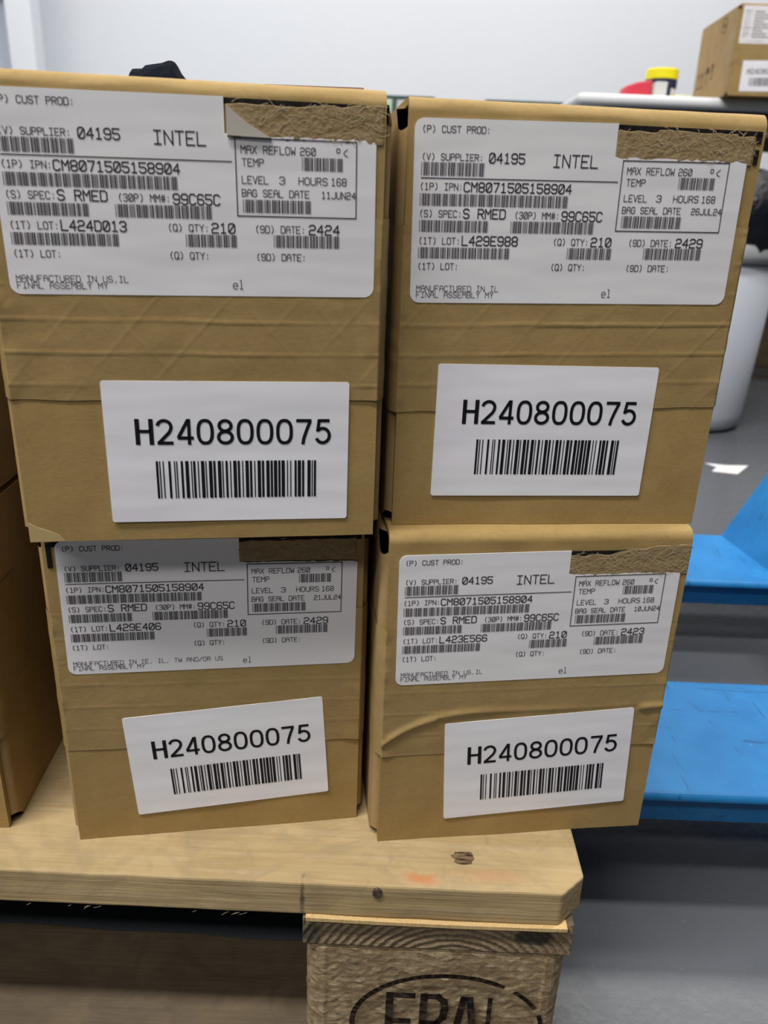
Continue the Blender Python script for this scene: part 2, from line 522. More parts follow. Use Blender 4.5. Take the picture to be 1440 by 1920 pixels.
def code128(s):
    T = ("212222 222122 222221 121223 121322 131222 122213 122312 132212 221213 221312 231212 112232 122132 122231 113222 123122 123221 223211 "
         "221132 221231 213212 223112 312131 311222 321122 321221 312212 322112 322211 212123 212321 232121 111323 131123 131321 112313 132113 "
         "132311 211313 231113 231311 112133 112331 132131 113123 113321 133121 313121 211331 231131 213113 213311 213131 311123 311321 331121 "
         "312113 312311 332111 314111 221411 431111 111224 111422 121124 121421 141122 141221 112214 112412 122114 122411 142112 142211 241211 "
         "221114 413111 241112 134111 111242 121142 121241 114212 124112 124211 411212 421112 421211 212141 214121 412121 111143 111341 131141 "
         "114113 114311 411113 411311 113141 114131 311141 411131 211412 211214 211232 2331112").split()
    v = [104] + [ord(c) - 32 for c in s]
    v.append((104 + sum(i * x for i, x in enumerate(v[1:], 1))) % 103)
    v.append(106)
    return [int(c) for x in v for c in T[x]]


# numerals of the sticker: smooth ribbons, unit box 0..1 wide, 0..1 high
def arc(cx, cy, rx, ry, a0, a1, n=18):
    return [(cx + rx * math.cos(math.radians(a0 + (a1 - a0) * i / n)), cy + ry * math.sin(math.radians(a0 + (a1 - a0) * i / n))) for i in range(n + 1)]


def pw(cx, cy, rx, ry, a0, a1, n=24, e=0.80):
    """superelliptic arc, squarer than an ellipse"""
    out = []
    for i in range(n + 1):
        t = math.radians(a0 + (a1 - a0) * i / n)
        c, s = math.cos(t), math.sin(t)
        out.append((cx + rx * math.copysign(abs(c) ** e, c), cy + ry * math.copysign(abs(s) ** e, s)))
    return out


NUM = {
    'H': [[(0.08, 0), (0.08, 1)], [(0.92, 0), (0.92, 1)], [(0.08, 0.52), (0.92, 0.52)]],
    '2': [arc(0.48, 0.70, 0.42, 0.235, 170, -10, 20) + [(0.86, 0.58), (0.76, 0.47), (0.10, 0.065)], [(0.02, 0.065), (1.0, 0.065)]],
    '4': [[(0.70, 0.965), (0.06, 0.27)], [(0.02, 0.26), (1.02, 0.26)], [(0.745, 0), (0.745, 1)]],
    '0': [pw(0.5, 0.5, 0.43, 0.44, 0, 360, 48)],
    '8': [arc(0.5, 0.735, 0.37, 0.20, 0, 360, 36), arc(0.5, 0.285, 0.43, 0.225, 0, 360, 36)],
    '7': [[(0.0, 0.935), (0.98, 0.935)], [(0.90, 0.92), (0.66, 0.55), (0.50, 0.25), (0.42, 0.0)]],
    '5': [[(0.90, 0.935), (0.22, 0.935)], [(0.235, 0.99), (0.13, 0.50)], [(0.13, 0.53)] + arc(0.46, 0.345, 0.43, 0.285, 128, -158, 30)],
}


def ribbon(mb, pts, w, y, m, P):
    """smooth ribbon of constant width along 2D points"""
    pts = [Vector(p) for p in pts]
    n = len(pts)
    closed = (pts[0] - pts[-1]).length < 1e-6
    vs = []
    for i in range(n):
        if closed:
            a, b = pts[(i - 1) % (n - 1)], pts[(i + 1) % (n - 1)]
        else:
            a, b = pts[max(i - 1, 0)], pts[min(i + 1, n - 1)]
        d = (b - a).normalized()
        nn = Vector((-d.y, d.x)) * w / 2
        vs += [pts[i] - nn, pts[i] + nn]
    mb.add([P(v.x, v.y, y) for v in vs], [(2 * i, 2 * i + 2, 2 * i + 3, 2 * i + 1) for i in range(n - 1)], m)


def big_text(mb, s, x0, x1, z0, z1, y, m, P, fill=0.80):
    n = len(s)
    pitch = (x1 - x0) / (n - 1 + fill)
    h = z1 - z0
    for i, ch in enumerate(s):
        ox = x0 + i * pitch
        for pl in NUM[ch]:
            ribbon(mb, [(ox + px * pitch * fill, z0 + pz * h) for px, pz in pl], h * (0.165 if ch == 'H' and len(pl) == 2 and pl[0][0] == pl[1][0] else 0.128), y, m, P)


# ------------------------------------------------------------------ the shipping boxes
W, HB, DEP = 0.15199, 0.18523, 0.275
LW, LH = 0.14307, 0.07248
SW, SH = 0.10361, 0.06308
ROWS = [(57 + 13.25 * i) / 1000 for i in range(7)]


def make_body(parent):
    """tray of the box: side panels with rounded upright edges, open at the tucked front corners"""
    e, yb, zt, r = 0.0034, 0.0034, HB - 0.0036, 0.0045
    x0, x1 = -e, W + e
    foot = []
    for cx, cy, a0 in ((x0 + r, yb + r, PI), (x1 - r, yb + r, 1.5 * PI)):
        foot += [(cx + r * math.cos(a0 + PI / 2 * i / 6), cy + r * math.sin(a0 + PI / 2 * i / 6)) for i in range(7)]
    foot += [(x1, DEP), (x0, DEP)]
    bm = bmesh.new()
    lo = [bm.verts.new((x, y, 0)) for x, y in foot]
    hi = [bm.verts.new((x, y, zt)) for x, y in foot]
    n = len(foot)
    bm.faces.new(lo[::-1]); bm.faces.new(hi)
    for i in range(n):
        bm.faces.new((lo[i], lo[(i + 1) % n], hi[(i + 1) % n], hi[i]))
    for sx in (0, 1):
        for sz in (0, 1):
            cx = x0 if sx == 0 else x1
            cz = 0 if sz == 0 else zt
            dx, dz = (1 if sx == 0 else -1), (1 if sz == 0 else -1)
            a = Vector((cx + dx * 0.010, yb, cz)); b = Vector((cx, yb + (0.013 if sz else 0.009), cz)); c = Vector((cx, yb, cz + dz * (0.0115 if sz else 0.008)))
            nrm = (b - a).cross(c - a).normalized()
            if nrm.dot(Vector((cx, yb, cz)) - a) < 0:
                nrm = -nrm
            bmesh.ops.bisect_plane(bm, geom=bm.verts[:] + bm.edges[:] + bm.faces[:], plane_co=a, plane_no=nrm, clear_outer=True)
    me = bpy.data.meshes.new('body')
    bmesh.ops.recalc_face_normals(bm, faces=bm.faces)
    bm.to_mesh(me); bm.free()
    me.materials.append(MAT['kraft_side'])
    o = bpy.data.objects.new('body', me)
    COL.objects.link(o)
    o.parent = parent
    return o


def make_lid(parent, seed, ruff=0.0006):
    """front flap and top of the lid: one folded sheet, rolled over the top front edge"""
    t, r = 0.0030, 0.0056
    prof = []
    nz = 16
    for i in range(nz + 1):
        z = (HB - r) * i / nz
        prof.append((0, z, 0))
    for i in range(1, 9):
        a = PI / 2 * i / 8
        prof.append((r - r * math.cos(a), HB - r + r * math.sin(a), a))
    for i in range(1, 5):
        prof.append((r + (DEP - r) * i / 4, HB, PI / 2))
    nx = 40
    mb = MB()
    vs = []
    for side in (0, 1):
        for (y, z, a) in prof:
            for i in range(nx + 1):
                x = W * i / nx
                k1 = noise.noise(Vector((x * 22 + seed, z * 30, y * 10 + seed))) * ruff
                if a > 0:
                    k1 += noise.noise(Vector((x * 45 + seed * 2, 3, a))) * ruff * 0.8
                ny, nz2 = -math.cos(a), math.sin(a)
                off = -t if side else 0
                if z == HB:
                    k1 = min(k1, 0) * 0.5
                yy = max(y + ny * (k1 + off), -0.0002) if not side else y + ny * off + ny * k1 * 0
                zz = z + nz2 * (k1 * (0 if z == HB else 0.6) + off)
                if z == 0 and not side:
                    zz = 0.0002
                vs.append((x, yy, zz))
    n = len(prof)
    row = nx + 1
    fs = []
    for j in range(n - 1):
        for i in range(nx):
            a = j * row + i
            fs.append((a, a + 1, a + row + 1, a + row))
            b = n * row + a
            fs.append((b, b + row, b + row + 1, b + 1))
    off = n * row
    for j in range(n - 1):
        for i in (0, nx):
            a = j * row + i
            fs.append((a, a + row, off + a + row, off + a))
    for j in (0, n - 1):
        for i in range(nx):
            a = j * row + i
            fs.append((a, a + 1, off + a + 1, off + a))
    mb.add(vs, fs)
    o = mb.build('lid_flap', MAT['kraft'], parent, smooth=True)
    o.data.set_sharp_from_angle(angle=0.7)
    return o


def make_tape(parent, seed, top, bot, slant=0.0, fold=None, keep=None, relief=1.0):
    """reinforced paper tape across the flap: raised ridges, crossed threads, wrapped on to the sides.
    keep: rectangles (label frame) pressed flat"""
    path = [(-0.0037, y) for y in (0.045, 0.030, 0.018, 0.010, 0.0075)] + [(-0.0030, 0.0046), (-0.0016, 0.0022), (-0.0004, 0.0004)]
    nmid = 230
    path += [(W * i / nmid, 0.0) for i in range(nmid + 1)]
    path += [(W - x, y) for x, y in path[:8][::-1]]
    nv = 96
    vs, fs = [], []
    for j in range(nv + 1):
        for (x, y) in path:
            fr = j / nv
            lo = bot + slant * (x / W - 0.5) + 0.0006 * noise.noise(Vector((x * 60, seed, 0)))
            hi = top + slant * (x / W - 0.5) + 0.0006 * noise.noise(Vector((x * 40, seed, 5)))
            v = lo + (hi - lo) * fr
            on_front = 0 <= x <= W
            h = 0.00012
            if on_front:
                ry = v - slant * (x / W - 0.5) + 0.0005 * noise.noise(Vector((x * 35, v * 10, seed)))
                for q in ROWS:
                    d = (ry - q) / 0.00052
                    if abs(d) < 4:
                        amp = relief * 0.00029 * (0.55 + 0.75 * (noise.noise(Vector((x * 18, q * 900, seed + 2))) + 0.5))
                        h += max(amp, 0.00008 * relief) * math.exp(-d * d)
                for sg in (1, -1):
                    ph = (x + sg * v * 0.92 + seed * 0.006) / 0.0285
                    d = (ph - round(ph)) * 0.0285 / 0.0007
                    amp = relief * 0.00011 * max(0, 0.6 + noise.noise(Vector((x * 25, v * 25, seed + sg))))
                    h += amp * math.exp(-d * d)
                h += 0.00022 * max(0, noise.noise(Vector((x * 55, v * 120, seed * 3))))
                if fold:
                    fz = fold(x)
                    d = (v - fz) / 0.0022
                    h += 0.0013 * math.exp(-d * d) * min(1, 0.3 + abs(x / W - 0.5) * 2.0)
                edge = min(x, W - x) / 0.010
                if edge < 1:
                    h += 0.0009 * (1 - edge) * max(0, noise.noise(Vector((x * 90, v * 95, seed + 9))) + 0.15)
                for (ux, uz, uw, uh, ur) in (keep or ()):
                    lx = (x - ux) * math.cos(ur) + (v - uz) * math.sin(ur)
                    lz = -(x - ux) * math.sin(ur) + (v - uz) * math.cos(ur)
                    ins = min(lx, uw - lx, lz, uh - lz)
                    if ins > -0.005:
                        q = min(1, (ins + 0.005) / 0.004)
                        h = min(h, 0.00022) * q + h * (1 - q)
                vs.append((x, y - 0.0003 - h, v))
            else:
                s2 = 1 if x < 0 else -1
                wob = 0.0005 * noise.noise(Vector((y * 90, v * 90, seed + 4)))
                vs.append((x - s2 * abs(wob), y, v))
    row = len(path)
    for j in range(nv):
        for i in range(row - 1):
            a = j * row + i
            fs.append((a, a + 1, a + row + 1, a + row))
    mb = MB()
    mb.add(vs, fs)
    return mb.build('tape', MAT['tape'], parent, smooth=True)


def rrect(w, h, r, notch=None, seg=6):
    """outline of a rounded label, counterclockwise; notch = points replacing the upper right corner"""
    pts = []
    for cx, cz, a0 in ((r, r, PI), (w - r, r, 1.5 * PI)):
        pts += [(cx + r * math.cos(a0 + PI / 2 * i / seg), cz + r * math.sin(a0 + PI / 2 * i / seg)) for i in range(seg + 1)]
    if notch:
        pts += notch
    else:
        pts += [(w - r + r * math.cos(PI / 2 * i / seg), h - r + r * math.sin(PI / 2 * i / seg)) for i in range(seg + 1)]
    pts += [(r + r * math.cos(PI / 2 + PI / 2 * i / seg), h - r + r * math.sin(PI / 2 + PI / 2 * i / seg)) for i in range(seg + 1)]
    return pts


def sheet(mb, outline, P, y_back, y_front, m=0):
    n = len(outline)
    vs = [P(u, v, y_front) for u, v in outline] + [P(u, v, y_back) for u, v in outline]
    fs = [list(range(n))] + [(i, n + i, n + (i + 1) % n, (i + 1) % n) for i in range(n)]
    mb.add(vs, fs, m)


def placer(u, v, r):
    c, s = math.cos(r), math.sin(r)
    return lambda a, b, y: (u + a * c - b * s, y, v + a * s + b * c)


Y0 = -0.00065   # labels lie just in front of the tape


def make_label(parent, u, v, r, seed, data, full=False):
    rnd = random.Random(seed)
    mb = MB()
    P0 = placer(u, v, r)
    k = 0.001
    P = lambda a, b, y: P0(a * k, b * k, y)
    w, h = LW * 1000, LH * 1000
    notch = None
    if not full:
        notch = [(w, 58.4)]
        for i in range(1, 26):
            notch.append((w - (w - 85.2) * i / 26, 59.0 + 0.45 * rnd.uniform(-1, 1) + 0.6 * i / 26))
        notch += [(84.9, 60.0), (84.9, h)]
    sheet(mb, rrect(w, h, 4.0, notch), P, Y0 + 0.0004, Y0)
    yi = Y0 - 0.00012
    T = lambda s, a, b, c, d, wd: text(mb, s, a, b, c, d, wd, yi, 1, P)
    B = lambda s, a, b, c, d: bars(mb, code39(s), a, b, c, d, yi, 1, P)
    th, md, bd = 0.31, 0.40, 0.50
    T('(P) CUST PROD:', 3.0, 31.2, 67.3, 69.7, th)
    T('(V) SUPPLIER:', 3.2, 28.8, 57.0, 59.4, th)
    T('04195', 31.4, 46.2, 56.4, 60.0, bd)
    T('INTEL', 58.5, 77.6, 55.4, 60.0, 0.52)
    B('V04195', 3.1, 29.4, 51.1, 56.2)
    mb.add([P(a, b, yi) for a, b in ((3.1, 49.95), (87.2, 49.95), (87.2, 50.35), (3.1, 50.35))], [(0, 1, 2, 3)], 1)
    T('(1P) IPN:', 2.8, 20.8, 45.7, 48.2, th)
    T('CM8071505158904', 21.4, 67.3, 45.2, 48.7, bd)
    B('1PCM8071505158904', 2.9, 66.2, 39.5, 44.2)
    T('(S) SPEC:', 2.9, 20.9, 35.1, 37.7, th)
    T('S RMED', 21.7, 39.6, 34.8, 38.4, bd)
    T('(30P) MM#:', 43.7, 63.2, 35.0, 37.6, th)
    T('99C65C', 64.3, 81.9, 34.4, 38.1, bd)
    B('SS RMED', 3.0, 32.4, 29.2, 33.8)
    B('30P99C65C', 42.3, 78.6, 29.2, 33.9)
    T('(1T) LOT:', 3.0, 20.8, 24.3, 26.9, th)
    T(data['lot'], 21.7, 45.7, 24.0, 27.6, bd)
    T('(Q) QTY:', 61.5, 77.2, 24.5, 27.1, th)
    T('210', 78.4, 87.2, 24.2, 27.7, bd)
    T('(9D) DATE:', 95.2, 115.0, 24.6, 27.2, th)
    T(data['date'], 116.6, 128.6, 24.3, 27.8, bd)
    B('1T' + data['lot'], 2.9, 42.5, 18.5, 23.0)
    B('Q210', 68.1, 87.8, 18.8, 23.5)
    B('9D' + data['date'], 102.4, 128.6, 19.1, 23.8)
    T('(1T) LOT:', 2.9, 20.5, 14.0, 16.5, th)
    T('(Q) QTY:', 61.4, 76.9, 14.1, 16.7, th)
    T('(9D) DATE:', 95.3, 115.2, 14.1, 16.6, th)
    pit = 2.03
    T(data['made'], 2.7, 2.7 + pit * len(data['made']) - 0.5, 4.9, 7.2, 0.24)
    T('FINAL ASSEMBLY MY', 2.7, 2.7 + pit * 17 - 0.5, 2.3, 4.6, 0.24)
    T('el', 85.7, 89.8, 2.9, 6.2, 0.28)
    fr = [(88.6, 30.7), (135.3, 30.7), (135.3, 58.5), (88.6, 58.5)]
    for a, b in zip(fr, fr[1:] + fr[:1]):
        stroke(mb, [a, b], 0.42, yi, 1, P)
    T('MAX REFLOW', 90.8, 111.4, 53.3, 55.9, th)
    T('260', 113.4, 119.2, 53.3, 55.9, th)
    T('o', 127.3, 128.9, 53.6, 56.0, th)
    T('<', 129.8, 131.7, 53.4, 56.0, th)
    T('TEMP', 91.0, 99.2, 48.8, 51.4, th)
    B('260', 114.0, 129.9, 47.8, 52.5)
    T('LEVEL', 90.8, 100.8, 42.6, 45.2, th)
    T('3', 105.1, 107.2, 42.7, 45.3, th)
    T('HOURS', 112.7, 123.8, 42.7, 45.3, th)
    T('168', 125.4, 131.3, 42.7, 45.3, th)
    T('BAG SEAL DATE', 90.6, 116.6, 37.9, 40.4, th)
    T(data['seal'], 121.6, 135.0, 37.9, 40.3, th)
    B(data['code'], 90.8, 117.3, 32.0, 36.8)
    return mb.build('shipping_label', [MAT['paper'], MAT['ink']], parent, recalc=False)


def make_sticker(parent, u, v, r):
    mb = MB()
    P0 = placer(u, v, r)
    P = lambda a, b, y: P0(a * 0.001, b * 0.001, y)
    sheet(mb, rrect(SW * 1000, SH * 1000, 1.2), P, Y0 + 0.0004, Y0 - 0.00005)
    yi = Y0 - 0.0002
    big_text(mb, 'H240800075', 12.9, 95.9, 35.5, 46.9, yi, 1, P)
    bars(mb, code128('H240800075'), 20.1, 89.4, 11.0, 28.1, yi, 1, P)
    return mb.build('barcode_sticker', [MAT['sticker'], MAT['black']], parent, recalc=False)


def make_frame_print(parent, v_top=0.1775, left=False, tick=False, xr=0.1505):
    """black printed corner frame on the flap"""
    mb = MB()
    t = 0.0021
    y = -0.00045
    xl = 0.0018
    Q = lambda a, b, c, d: mb.box(a, b, y, y + 0.0005, c, d)
    Q(xl if left else 0.084, xr, v_top - t / 2, v_top + t / 2)
    if left:
        Q(xl, xl + 0.0022, v_top - 0.0118, v_top)
    if tick:
        Q(xr - 0.0022, xr, v_top - 0.0035, v_top)
        Q(xr - 0.0021, xr - 0.0002, v_top - 0.0118, v_top - 0.0060)
    return mb.build('printed_frame', MAT['print'], parent)


def make_torn(parent, seed, u0, u1, v0, v1, bite, strands=150):
    """patch of torn cardboard fibre where an older strip was pulled off; bite(u) = how far its upper edge eats into the print"""
    mb = MB()
    nx, nz = 110, 30
    vs, fs = [], []
    for j in range(nz + 1):
        for i in range(nx + 1):
            x = u0 + (u1 - u0) * i / nx
            hi = v1 + bite(x) + 0.0009 * noise.noise(Vector((x * 160, seed, 1)))
            lo = v0 + 0.0004 * noise.noise(Vector((x * 200, seed, 8)))
            z = lo + (hi - lo) * j / nz
            h = 0.0003 + 0.00014 * max(-0.4, noise.noise(Vector((x * 200, z * 340, seed)))) + 0.00012 * noise.noise(Vector((x * 700, z * 900, seed)))
            if j in (0, nz) or i in (0, nx):
                h = 0.0001
            vs.append((x, -0.0003 - max(h, 0.0001), z))
    row = nx + 1
    for j in range(nz):
        for i in range(nx):
            a = j * row + i
            fs.append((a, a + 1, a + row + 1, a + row))
    mb.add(vs, fs, 0)
    rnd = random.Random(seed)
    for _ in range(strands):
        x = u0 + (u1 - u0) * (rnd.random() ** 0.7)
        z = v0 + 0.001 + (v1 + bite(x) - v0) * rnd.random()
        L = rnd.uniform(0.001, 0.0045)
        a = rnd.uniform(-0.9, 0.9) + (PI if rnd.random() < 0.5 else 0)
        cv = rnd.uniform(-1.2, 1.2)
        pts = []
        for q in range(5):
            pts.append((x, z))
            x += L / 4 * math.cos(a); z += L / 4 * math.sin(a); a += cv / 4
        if max(p[0] for p in pts) > u1 + 0.0025 or min(p[0] for p in pts) < u0:
            continue
        P = lambda a_, b_, y_: (a_, y_, b_)
        stroke(mb, pts, rnd.uniform(0.00012, 0.00032), -0.0008 - 0.0002 * rnd.random(), 1, P)
    return mb.build('torn_patch', [MAT['torn'], MAT['fibre']], parent, smooth=False, recalc=False)


BOX_GROUP = 'brown shipping boxes with white labels'
ZT = 0.1445


def shipping_box(pos, yaw, z, seed, label, data=None, lab=None, stk=None, tape=None, torn=None, slant=0.0, fold=None, relief=1.0):
    root = empty('shipping_box', (pos[0], pos[1], z), yaw, label, 'box', BOX_GROUP)
    if shipping_box.body is None:
        shipping_box.body = make_body(root)
    else:
        b = shipping_box.body.copy()
        COL.objects.link(b)
        b.parent = root
    make_lid(root, seed)
    keep = []
    if lab:
        keep.append((lab[0], lab[1], LW, LH, lab[2]))
    if stk:
        keep.append((stk[0], stk[1], SW, SH, stk[2]))
    make_tape(root, seed, tape[0], tape[1], slant, fold, keep, relief)
    if lab:
        make_frame_print(root, lab[1] + 0.0712 + 0.0745 * math.sin(lab[2]), lab[2] < 0, data['seal'] == '26JUL24', {'11JUN24': 0.1440, '10JUN24': 0.118}.get(data['seal'], 0.1505))
        make_label(root, lab[0], lab[1], lab[2], seed, data)
    if stk:
        make_sticker(root, *stk)
    if torn:
        make_torn(root, seed, torn[0], torn[1], torn[2], torn[3], torn[4], torn[5])
    return root


shipping_box.body = None

# ------------------------------------------------------------------ the setting
def plane(name, pts, m):
    mb = MB()
    mb.add(pts, [(0, 1, 2, 3)])
    o = mb.build(name, m)
    o['kind'] = 'structure'
    return o


def slab(name, a, m):
    mb = MB()
    mb.box(*a)
    o = mb.build(name, m)
    o['kind'] = 'structure'
    return o


slab('floor', (-3.2, 5.0, -3.5, 4.6, -0.06, 0), MAT['floor'])
slab('wall_back', (-3.2, 5.0, 4.6, 4.75, 0, 3.4), MAT['wall'])
slab('wall_left', (-2.00, -1.86, 2.6, 4.6, 0, 3.4), MAT['wall'])
mb = MB()
mb.box(-1.80, -1.68, 4.10, 4.22, 0, 3.4)
o = mb.build('trim_1', MAT['wall'], bevel=0.012)
o['kind'] = 'structure'

# ------------------------------------------------------------------ pallet
pal = empty('wooden_pallet', (-0.03514, 0.31048, 0), -0.0082, 'pale pine pallet with a branded oval corner block, under the shipping boxes', 'pallet')
PX0, PX1 = -1.055, 0.145       # length in its own frame
PB = MB()


def board(name, x0, x1, y0, y1, z0, z1, m, seed, chamfer=None, wane=0.0, parent=pal, rag=0.0006, bev=0.0012):
    """a sawn board running along x or y with a slightly uneven outline"""
    mb = MB()
    nx = max(2, int(abs(x1 - x0) / 0.017))
    ny = max(2, int(abs(y1 - y0) / 0.018))
    vs, fs = [], []
    for k_ in (0, 1):
        for j in range(ny + 1):
            for i in range(nx + 1):
                x = x0 + (x1 - x0) * i / nx
                y = y0 + (y1 - y0) * j / ny
                z = z1 if k_ else z0
                if j in (0, ny):
                    y += rag * noise.noise(Vector((x * 40, seed, k_ * 3 + j)))
                    if j == ny and wane and k_:
                        y += wane * noise.noise(Vector((x * 9, seed, 2)))
                if i in (0, nx):
                    x += rag * noise.noise(Vector((y * 60, seed, k_ * 3 + i)))
                if j in (0, ny) or i in (0, nx):
                    z += rag * 0.5 * noise.noise(Vector((x * 70, y * 70, seed)))
                if chamfer:
                    cx, cy = chamfer
                    if i == nx and j == 0:
                        x -= cx
                    elif i == nx and j == 1:
                        y = y0 + cy
                vs.append((x, y, z))
    row = nx + 1
    n = row * (ny + 1)
    for j in range(ny):
        for i in range(nx):
            a = j * row + i
            fs.append((a, a + row, a + row + 1, a + 1))
            fs.append((n + a, n + a + 1, n + a + row + 1, n + a + row))
    rim = [i for i in range(row)] + [j * row + nx for j in range(1, ny + 1)] + [ny * row + i for i in range(nx - 1, -1, -1)] + [j * row for j in range(ny - 1, 0, -1)]
    for a, b in zip(rim, rim[1:] + rim[:1]):
        fs.append((a, b, n + b, n + a))
    mb.add(vs, fs)
    return mb.build(name, m, parent, bevel=bev, seg=2)


ys = [(0, 0.145), (0.186, 0.286), (0.3275, 0.4725), (0.514, 0.614), (0.655, 0.800)]
for i, (a, b) in enumerate(ys):
    front = i == 0
    o = board('top_board', PX0, PX1 + 0.004, a, b, 0.1225, 0.1445, MAT['pine'], i + 1, chamfer=(0.0135, 0.0125) if front else None)
    if front:
        fb = o
for i, x in enumerate((PX0, PX0 + 0.5275, 0.0)):
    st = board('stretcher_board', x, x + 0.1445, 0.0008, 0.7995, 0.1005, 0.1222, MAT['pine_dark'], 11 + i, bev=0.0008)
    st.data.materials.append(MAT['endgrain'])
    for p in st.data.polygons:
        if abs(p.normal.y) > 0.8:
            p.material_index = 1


def block(x0, y0, y1, seed, width=0.145):
    """pressed chip block with rough rounded upright edges"""
    mb = MB()
    r = 0.011
    x1 = x0 + width
    ring = []
    for cx, cy, a0 in ((x0 + r, y0 + r, PI), (x1 - r, y0 + r, 1.5 * PI), (x1 - r, y1 - r, 0), (x0 + r, y1 - r, PI / 2)):
        ring += [(cx + r * math.cos(a0 + PI / 2 * i / 4), cy + r * math.sin(a0 + PI / 2 * i / 4)) for i in range(5)]
    dense = []
    for a, b in zip(ring, ring[1:] + ring[:1]):
        L = math.dist(a, b)
        n = max(1, int(L / 0.003))
        dense += [(a[0] + (b[0] - a[0]) * q / n, a[1] + (b[1] - a[1]) * q / n) for q in range(n)]
    nz = 26
    vs, fs = [], []
    cx, cy = (x0 + x1) / 2, (y0 + y1) / 2
    for j in range(nz + 1):
        z = 0.0222 + (0.1003 - 0.0222) * j / nz
        for (x, y) in dense:
            k_ = 0.0003 * noise.noise(Vector((x * 150, y * 150, z * 330 + seed))) + 0.0004 * noise.noise(Vector((x * 420, y * 420, z * 700 + seed))) - 0.0012
            if j in (0, nz):
                k_ -= 0.002 + 0.0012 * noise.noise(Vector((x * 120, y * 120, seed)))
            d = Vector((x - cx, y - cy))
            d = Vector((d.x if abs(d.x) > width / 2 - r else 0, d.y if abs(d.y) > (y1 - y0) / 2 - r else 0))
            if d.length > 0:
                d.normalize()
            vs.append((x + d.x * k_, y + d.y * k_, z))
    n = len(dense)
    for j in range(nz):
        for i in range(n):
            fs.append((j * n + i, j * n + (i + 1) % n, (j + 1) * n + (i + 1) % n, (j + 1) * n + i))
    fs.append(list(range(n))[::-1])
    fs.append(list(range(nz * n, nz * n + n)))
    mb.add(vs, fs)
    return mb.build('block', MAT['chip'], pal)


blocks = []
for i, x in enumerate((PX0, PX0 + 0.5275, 0.0)):
    for j, (a, b) in enumerate(((0.0005, 0.1), (0.3275, 0.4725), (0.7, 0.7995))):
        blocks.append(block(x, a, b if j else 0.0775, 20 + 3 * i + j))
for j, (a, b) in enumerate(((0, 0.071), (0.3275, 0.4725), (0.7, 0.8))):
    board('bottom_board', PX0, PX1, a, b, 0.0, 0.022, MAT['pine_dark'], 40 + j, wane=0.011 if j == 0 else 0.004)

# branding on the front right block
corner = blocks[6]
mb = MB()
P = lambda a, b, y: (a * 0.001, y, b * 0.001)
YB = -0.0009
ov = [(81 + 53.0 * math.cos(t), 45 + 38.2 * math.sin(t)) for t in [PI * (0.0 + i / 70 * 2) for i in range(71)]]
for i, (a, b) in enumerate(zip(ov[:-1], ov[1:])):
    t = 360 * i / 70
    if 42 < t < 55 or 14 < t < 24:
        continue
    wv = 3.0 if t > 60 else 2.6
    stroke(mb, [a, b], wv, YB, 0, P)
EP = {'E': [[(0, 0), (0, 6)], [(0, 6), (4, 6)], [(0, 3.1), (3.4, 3.1)], [(0, 0), (4, 0)]],
      'P': [[(0, 0), (0, 6)], [(0, 6), (2.6, 6), (3.7, 5.5), (4, 4.7), (3.7, 3.7), (2.6, 3.0), (0, 3.0)]],
      'A': [[(0, 0), (1.5, 5.9), (2.5, 5.9), (4, 0)], [(0.8, 2.0), (3.2, 2.0)]],
      'L': [[(0, 0), (0, 6)], [(0, 0), (4, 0)]]}
for ch, x0, x1, wv in (('E', 48.6, 61.0, 4.2), ('P', 67.6, 79.5, 4.2), ('A', 84.5, 98.0, 4.0), ('L', 104.2, 116, 2.6)):
    for pl in EP[ch]:
        stroke(mb, [(x0 + px / 4 * (x1 - x0), 25 + pz / 6 * 42) for px, pz in pl], wv, YB, 0, P)
mb.build('branded_mark', MAT['brand'], pal)

# knot, nails, a loose splinter
mb = MB()
ring = []
for i in range(22):
    a = 2 * PI * i / 22
    rr = 1 + 0.4 * noise.noise(Vector((math.cos(a) * 2, math.sin(a) * 2, 1)))
    ring.append((0.0852 + 0.0060 * rr * math.cos(a), 0.0215 + 0.0046 * rr * math.sin(a), 0.14475))
mb.add([(0.0852, 0.0215, 0.14485)] + ring, [(0, i + 1, (i + 1) % 22 + 1) for i in range(22)])
mb.build('knot', MAT['knot'], pal)
mb = MB()
nr = 16
vs = [(0.0392 + 0.0026 * math.cos(2 * PI * i / nr), yy, 0.1403 + 0.0033 * math.sin(2 * PI * i / nr)) for yy in (-0.0011, 0.001) for i in range(nr)]
mb.add(vs, [list(range(nr))] + [(i, (i + 1) % nr, nr + (i + 1) % nr, nr + i) for i in range(nr)])
mb.build('nail', MAT['nail'], pal, bevel=0.0004)
mb = MB()
nsp = 40
vs, fs = [], []
for i in range(nsp + 1):
    x = 0.002 + 0.138 * i / nsp
    zc = 0.1222 - 0.0012 * math.sin(i / nsp * PI) * 0.6
    hh = 0.0016 + 0.0003 * noise.noise(Vector((x * 90, 0, 0)))
    vs += [(x, -0.0022, zc - hh), (x, -0.0022, zc + hh * 0.4), (x, 0.004, zc + hh * 0.4), (x, 0.004, zc - hh)]
for i in range(nsp):
    for q in range(4):
        fs.append((i * 4 + q, i * 4 + (q + 1) % 4, i * 4 + 4 + (q + 1) % 4, i * 4 + 4 + q))
fs += [(0, 1, 2, 3), (nsp * 4, nsp * 4 + 3, nsp * 4 + 2, nsp * 4 + 1)]
mb.add(vs, fs)
k = NT('fresh_splinter', 0.8, 0.2); k.color(k.ramp(k.noise(700, 2, 0.5, (2, 1, 0.2)), [(0.3, (0.50, 0.34, 0.15, 1)), (0.7, (0.66, 0.48, 0.24, 1))]))
mb.build('splinter', k.m, pal)

